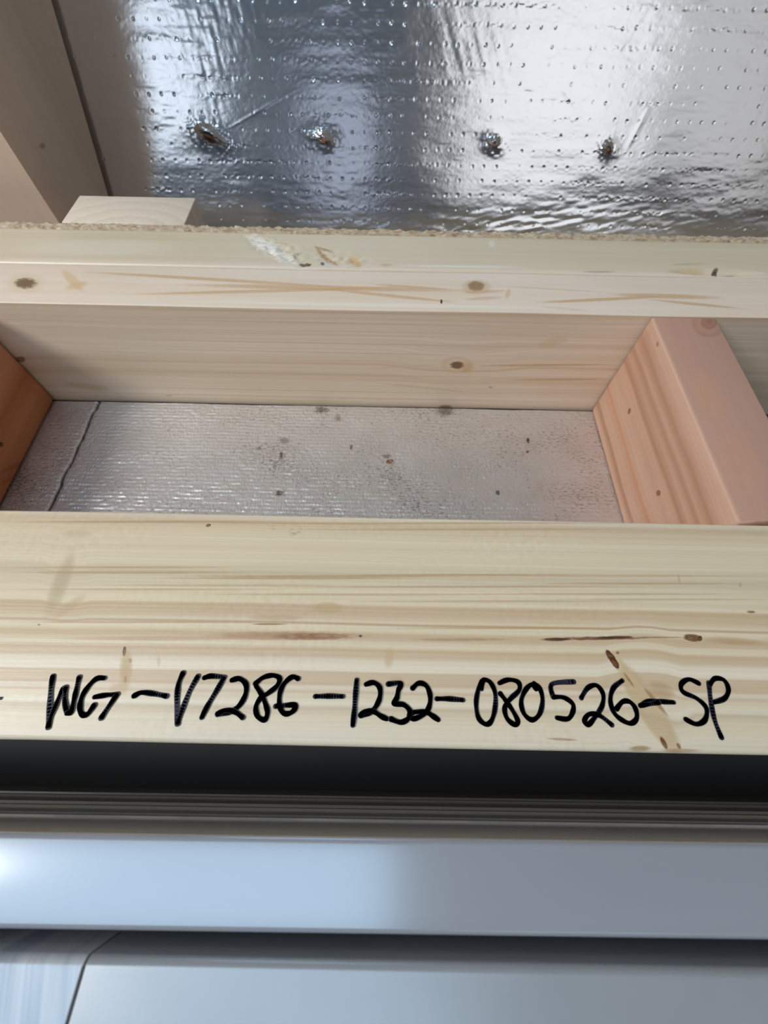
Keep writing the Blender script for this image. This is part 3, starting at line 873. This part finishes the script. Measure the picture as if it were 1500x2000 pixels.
Hh += blob(zone((850, 455), 120, 20, -8)) * 0.00045 * vnoise((X * 0.9 + Sv) / 0.010, (Sv - X * 0.3) / 0.0026, 88)
for c, L, wd, ang, am in (((505, 217), 95, 2.6, -30, 0.00016), ((1245, 252), 60, 4.0, -62, 0.0003), ((1115, 195), 60, 5, 55, 0.00012)):
    q = zone(c, L, wd, ang)
    Hh += am * np.exp(-q[..., 1] ** 2) * np.clip(1 - q[..., 0] ** 2, 0, 1) ** 2
HOLES = [(410, 263, 26, 14, 30, 0.0052), (632, 268, 17, 14, 20, 0.0042), (963, 278, 12, 14, -20, 0.004), (1186, 290, 12, 13, 0, 0.0036)]
for u, v, rx, ry, ang, hgt in HOLES:
    q = zone((u, v), rx * 1.5, ry * 1.5, ang)
    Hh += hgt * 0.22 * np.exp(-(q ** 2).sum(-1)) * (1 + 0.8 * vnoise(X / 0.0025, Sv / 0.002, 91))
Pts = FOIL_P + X[..., None] * np.array([1.0, 0, 0]) + Sv[..., None] * SL + Hh[..., None] * NL
t = T('wall_foil')
C = t.coords()
nb = t.noise(t.vec(C[0] * 420.0, C[1] * 420.0, C[2] * 420.0), 1.0, 3.0, 0.6)
t.bump(nb, 0.10, 0.0004)
m_foil = t.set(Base_Color=(0.82, 0.83, 0.85, 1), Metallic=1.0, Roughness=0.17)
board = empty('insulation_board', tuple(FOIL_P + s_lo * SL))
facing = link('foil_facing', grid_mesh('foil_facing', Pts), m_foil, board)
th = 0.05
core = bmesh.new()
c4 = [FOIL_P + np.array([x, 0, 0]) + s * SL - NL * o for x in (x_lo, bx_hi) for s in (s_lo + 0.0, bs_hi) for o in (0.0016, th)]
vs = [core.verts.new(tuple(p)) for p in c4]
bmesh.ops.convex_hull(core, input=vs)
me = bpy.data.meshes.new('foam_core')
core.to_mesh(me); core.free()
link('foam_core', me, m_cut, board, smooth=False)
tag(board, 'leaning insulation board faced in crinkled perforated silver foil, with four torn spots', 'insulation')

# torn foil tufts where fixings came through
m_tuft_in = plain('torn_core', srgb(120, 84, 60), 0.8, 0.3, 400)
rnd = random.Random(5)
for hi_, (u, v, rx, ry, ang, hgt) in enumerate(HOLES):
    c = FOILPL.hit(u, v)
    e1, e2 = np.array([1.0, 0, 0]), SL
    a = math.radians(-ang)
    ax, ay = e1 * math.cos(a) + e2 * math.sin(a), -e1 * math.sin(a) + e2 * math.cos(a)
    sx = rx * 0.43 / 1000; sy = ry * 0.36 / 1000
    for part in range(2):
        bm = bmesh.new()
        rings = []
        N = 18
        if part == 0:
            prof = [(1.25, -0.0002), (0.95, 0.28), (0.72, 0.72), (0.52, 1.0), (0.36, 0.86), (0.16, 0.55)]
        else:
            prof = [(0.50, 0.80), (0.40, 1.02), (0.22, 1.12), (0.05, 1.05)]
        for k, (rr, hh) in enumerate(prof):
            ring = []
            for m in range(N):
                th_ = 2 * math.pi * m / N
                lop = 1 + 0.35 * math.sin(th_ * 2 + hi_) * (0.3 + k * 0.1) + rnd.uniform(-0.16, 0.16)
                hz = hgt * hh * (1 + 0.45 * math.sin(th_ + hi_ * 1.7) * (k > 0)) + rnd.uniform(-0.00035, 0.00035) * (k > 0)
                p = c + ax * sx * rr * lop * math.cos(th_) + ay * (sy * rr * lop * math.sin(th_) - (0.18 * hgt * hh)) + NL * hz
                if part: p = p + ax * sx * 0.15 - ay * sy * 0.3
                ring.append(bm.verts.new(tuple(p)))
            rings.append(ring)
        for r0, r1 in zip(rings, rings[1:]):
            for m in range(N): bm.faces.new((r0[m], r0[(m + 1) % N], r1[(m + 1) % N], r1[m]))
        bm.faces.new(rings[-1])
        bmesh.ops.recalc_face_normals(bm, faces=bm.faces)
        me = bpy.data.meshes.new('torn_foil'); bm.to_mesh(me); bm.free()
        if part == 0:
            tuft = link('torn_foil', me, m_foil, board, smooth=False)
            tuft['label'] = ['largest torn foil spot, far left', 'rumpled torn foil spot, second from left', 'pointed torn foil spot, third from left', 'small round torn foil spot, far right'][hi_]
        else:
            o = bpy.data.objects.new('exposed_core', me); COL.objects.link(o); me.materials.append(m_tuft_in)
            o.parent = tuft; o.location = (0, 0, 0)

# ------------------------------------------------------------------ rafter and upright at upper left
RX = -0.2545
pra = xplane(RX)
LX = srgb(224, 204, 184)
m_raf = wood('rafter_wood', pra, (2, 1, 0), [(0, srgb(216, 192, 170)), (0.3, LX), (0.5, srgb(215, 194, 173)), (0.75, LX), (1, srgb(220, 197, 176))], (0.34, 0.52),
             fine=(4, 300, 0.03), med=(3, 90, 0.06), warp=(4, 10, 0.01), blotch=0.05,
             feats=[dict(c=(83, 285), rx=8, ry=8, col=srgb(160, 128, 100), k=0.7, soft=0.9), dict(c=(5, 378), rx=8, ry=9, col=srgb(140, 110, 90), k=0.7, soft=0.9)])
bm = bmesh.new()
A0 = FOIL_P + NL * 0.0050                                   # back face, a little clear of the facing
cutY = 0.3465
# section across the rafter (x, distance out from the foil), with a waney front arris that widens upward
secA = [(RX, 0), (RX, 0.082), (RX - 0.001, 0.094), (RX - 0.002, 0.108), (RX - 0.006, 0.121), (RX - 0.062, 0.124), (RX - 0.062, 0)]
secB = [(RX, 0), (RX, 0.086), (RX - 0.001, 0.112), (RX - 0.002, 0.140), (RX - 0.007, 0.164), (RX - 0.062, 0.170), (RX - 0.062, 0)]
rg = []
for k in range(13):
    q = k / 12
    s_ = -0.16 + 0.61 * q
    w_ = max(0.0, min(1.0, s_ / s_hi))
    rg.append([bm.verts.new((x0_ * (1 - w_) + x1_ * w_, *(A0 + SL * s_ + NL * (o0 * (1 - w_) + o1 * w_))[1:])) for (x0_, o0), (x1_, o1) in zip(secA, secB)])
m_ = len(secA)
for a_, b_ in zip(rg, rg[1:]):
    for k in range(m_): bm.faces.new((a_[k], a_[(k + 1) % m_], b_[(k + 1) % m_], b_[k]))
bm.faces.new(rg[0]); bm.faces.new(rg[-1])
for co, no in (((0, cutY, 0), (0, -1, 0)), ((0, 0, FLOOR), (0, 0, -1))):
    r_ = bmesh.ops.bisect_plane(bm, geom=bm.verts[:] + bm.edges[:] + bm.faces[:], plane_co=co, plane_no=no, clear_outer=True)
    bmesh.ops.edgeloop_fill(bm, edges=[e for e in r_['geom_cut'] if isinstance(e, bmesh.types.BMEdge)])
bmesh.ops.recalc_face_normals(bm, faces=bm.faces)
me = bpy.data.meshes.new('rafter'); bm.to_mesh(me); bm.free()
rafter = link('rafter', me, m_raf, smooth=True); auto_smooth(me, 35)
tag(rafter, 'pale timber rafter leaning against the foil board at upper left', 'rafter')

bx0 = float(zplane(0.0).hit(147, 399)[0]); bx1 = float(zplane(0.0).hit(378, 402)[0])
t = T('end_grain')
C = t.coords()
dxx, dyy = C[0] - (bx0 + bx1) / 2 - 0.004, C[1] - 0.300
rr = t.math('SQRT', dxx * dxx * 0.45 + dyy * dyy)
rr = rr + (t.noise(t.vec(*C), 60.0, 2.0) - 0.5) * 0.003
ph = t.math('FRACT', rr * (1 / 0.0095))
col = t.mix(t.math('POWER', ph, 2.0) * 0.40, srgb(232, 214, 194), srgb(206, 180, 154))
nn = t.noise(t.vec(C[0] * 300.0, C[1] * 300.0, C[2] * 60.0), 1.0, 3.0)
col = t.mix((nn - 0.5) * 0.5 + 0.2, col, srgb(200, 178, 150))
t.bump(nn, 0.3, 0.0004)
m_end = t.set(Base_Color=col, Roughness=0.7)
upr = link('timber_upright', box_mesh('timber_upright', bx0, bx1, SHEET_Y1 + 0.0012, 0.3445, FLOOR, 0.001, 0.0007, 2), m_end)
auto_smooth(upr.data, 50)
tag(upr, 'sawn end of a short timber upright at the rafter foot, curved growth rings on top', 'timber upright')

# ------------------------------------------------------------------ white window frame along the bottom
t = T('white_plastic')
C = t.coords()
nn = t.noise(t.vec(C[0] * 12.0, C[1] * 60.0, C[2] * 60.0), 1.0, 3.0)
t.bump(nn, 0.04, 0.001)
m_pvc = t.set(Base_Color=t.mix(nn, (0.30, 0.31, 0.34), (0.335, 0.345, 0.375)), Roughness=0.20, Specular_IOR_Level=1.0, Coat_Weight=1.0, Coat_Roughness=0.16, Coat_IOR=1.6)  # white plastic, greyed in its base colour for the shade on it
FY = -0.0220
fz = H - 0.1351
gl = []
def zside(v): return float(yplane(FY).hit(750, v)[2])
prof = [(FY, FLOOR), (FY, zside(1556) - 0.0)]
for v0, v1 in ((1556, 1563), (1574, 1583), (1595, 1602)):
    za, zb = zside(v0), zside(v1)
    prof += [(FY, za), (FY + 0.0000, za), (FY - 0.0016, za + 0.0006), (FY - 0.0016, zb - 0.0004), (FY + 0.0005, zb), (FY + 0.0005, zb + (0.0025)), (FY, zb + 0.0032)]
nY = -0.0405
R = 0.0013
prof += [(FY, fz - R)]
for k in range(1, 5):
    a = math.pi / 2 * k / 4
    prof.append((FY - R + R * math.cos(a), fz - R + R * math.sin(a)))
for k in range(0, 5):
    a = math.pi / 2 * (1 + k / 4)
    prof.append((nY + R + R * math.cos(a), fz - R + R * math.sin(a)))
prof += [(nY, fz - 0.020), (nY - 0.0, FLOOR)]
clean = [prof[0]]
for p in prof[1:]:
    if math.dist(p, clean[-1]) > 1e-6: clean.append(p)
prof = clean
bm = bmesh.new()
xs = np.linspace(-0.40, 0.40, 9)
rgs = [[bm.verts.new((x, y, z)) for y, z in prof] for x in xs]
for a, b in zip(rgs, rgs[1:]):
    for k in range(len(prof)): bm.faces.new((a[k], a[(k + 1) % len(prof)], b[(k + 1) % len(prof)], b[k]))
bm.faces.new(rgs[0]); bm.faces.new(rgs[-1][::-1])
bmesh.ops.recalc_face_normals(bm, faces=bm.faces)
me = bpy.data.meshes.new('window_frame'); bm.to_mesh(me); bm.free()
fr = link('window_frame', me, m_pvc); auto_smooth(me, 30)
fr.rotation_euler.z = 0.004
tag(fr, 'white plastic window frame profile with a grooved side facing the plank', 'window frame')

# ------------------------------------------------------------------ sill boards below the frame
t = T('white_board')
C = t.coords()
nn = t.noise(t.vec(C[0] * 40.0, C[1] * 60.0, C[2] * 40.0), 1.0, 4.0, 0.6)
t.bump(nn, 0.12, 0.001)
m_sb = t.set(Base_Color=t.mix(nn, (0.27, 0.285, 0.30), (0.35, 0.36, 0.375)), Roughness=0.34, Specular_IOR_Level=1.0, Coat_Weight=0.6, Coat_Roughness=0.3, Coat_IOR=1.6)  # white board with the frame's shade put into its grey base
t = T('streaked_board')
C = t.coords()
nn = t.noise(t.vec(C[0] * 230.0 + C[1] * 60.0, C[1] * 10.0, 0.0), 1.0, 3.0, 0.6)
t.bump(nn, 0.2, 0.001)
m_sb2 = t.set(Base_Color=t.mix(t.step(nn, 0.35, 0.62), (0.30, 0.33, 0.38), (0.50, 0.51, 0.53)), Roughness=0.32, Specular_IOR_Level=1.0, Coat_Weight=0.6, Coat_Roughness=0.3, Coat_IOR=1.6)  # greyed for shade like the plain board, with lighter streaks
sz = H - 0.1300
spl = zplane(sz)
q0, q1 = spl.hit(163, 1890), spl.hit(131, 1998)
sy1 = float(spl.hit(750, 1880)[1])


def sill(name, fa, fb, mat, wob):
    y0 = sy1 - 0.06
    me = box_mesh(name, 0, 1, y0, sy1, FLOOR, sz, 0)
    bm = bmesh.new(); bm.from_mesh(me)
    for v in bm.verts: v.co.x = fa(v.co.y) if v.co.x < 0.5 else fb(v.co.y)
    ed = [e for e in bm.edges if min(v.co.z for v in e.verts) > sz - 1e-5 and min(v.co.y for v in e.verts) > sy1 - 1e-5]
    bmesh.ops.bevel(bm, geom=ed, offset=0.0018, segments=6, profile=0.5, affect='EDGES')
    ed = [e for e in bm.edges if min(v.co.z for v in e.verts) > sz - 1e-5 and abs(e.verts[0].co.y - e.verts[1].co.y) > 0.03]
    bmesh.ops.bevel(bm, geom=ed, offset=0.0006, segments=2, profile=0.5, affect='EDGES')
    bm.to_mesh(me); bm.free()
    o = link('sill_board', me, mat); auto_smooth(me, 40)
    return o


jl = lambda y: float(q0[0] + (q1[0] - q0[0]) * (y - q0[1]) / (q1[1] - q0[1]))
sb = sill('sill_long', lambda y: jl(y) + 0.0003, lambda y: 0.40, m_sb, 0)
tag(sb, 'long plain whitish sill board along the bottom, right of the slanting joint', 'sill board')
sb2 = sill('sill_short', lambda y: -0.40, lambda y: jl(y) - 0.0003, m_sb2, 0)
tag(sb2, 'streaky whitish sill board at bottom left, left of the slanting joint', 'sill board')
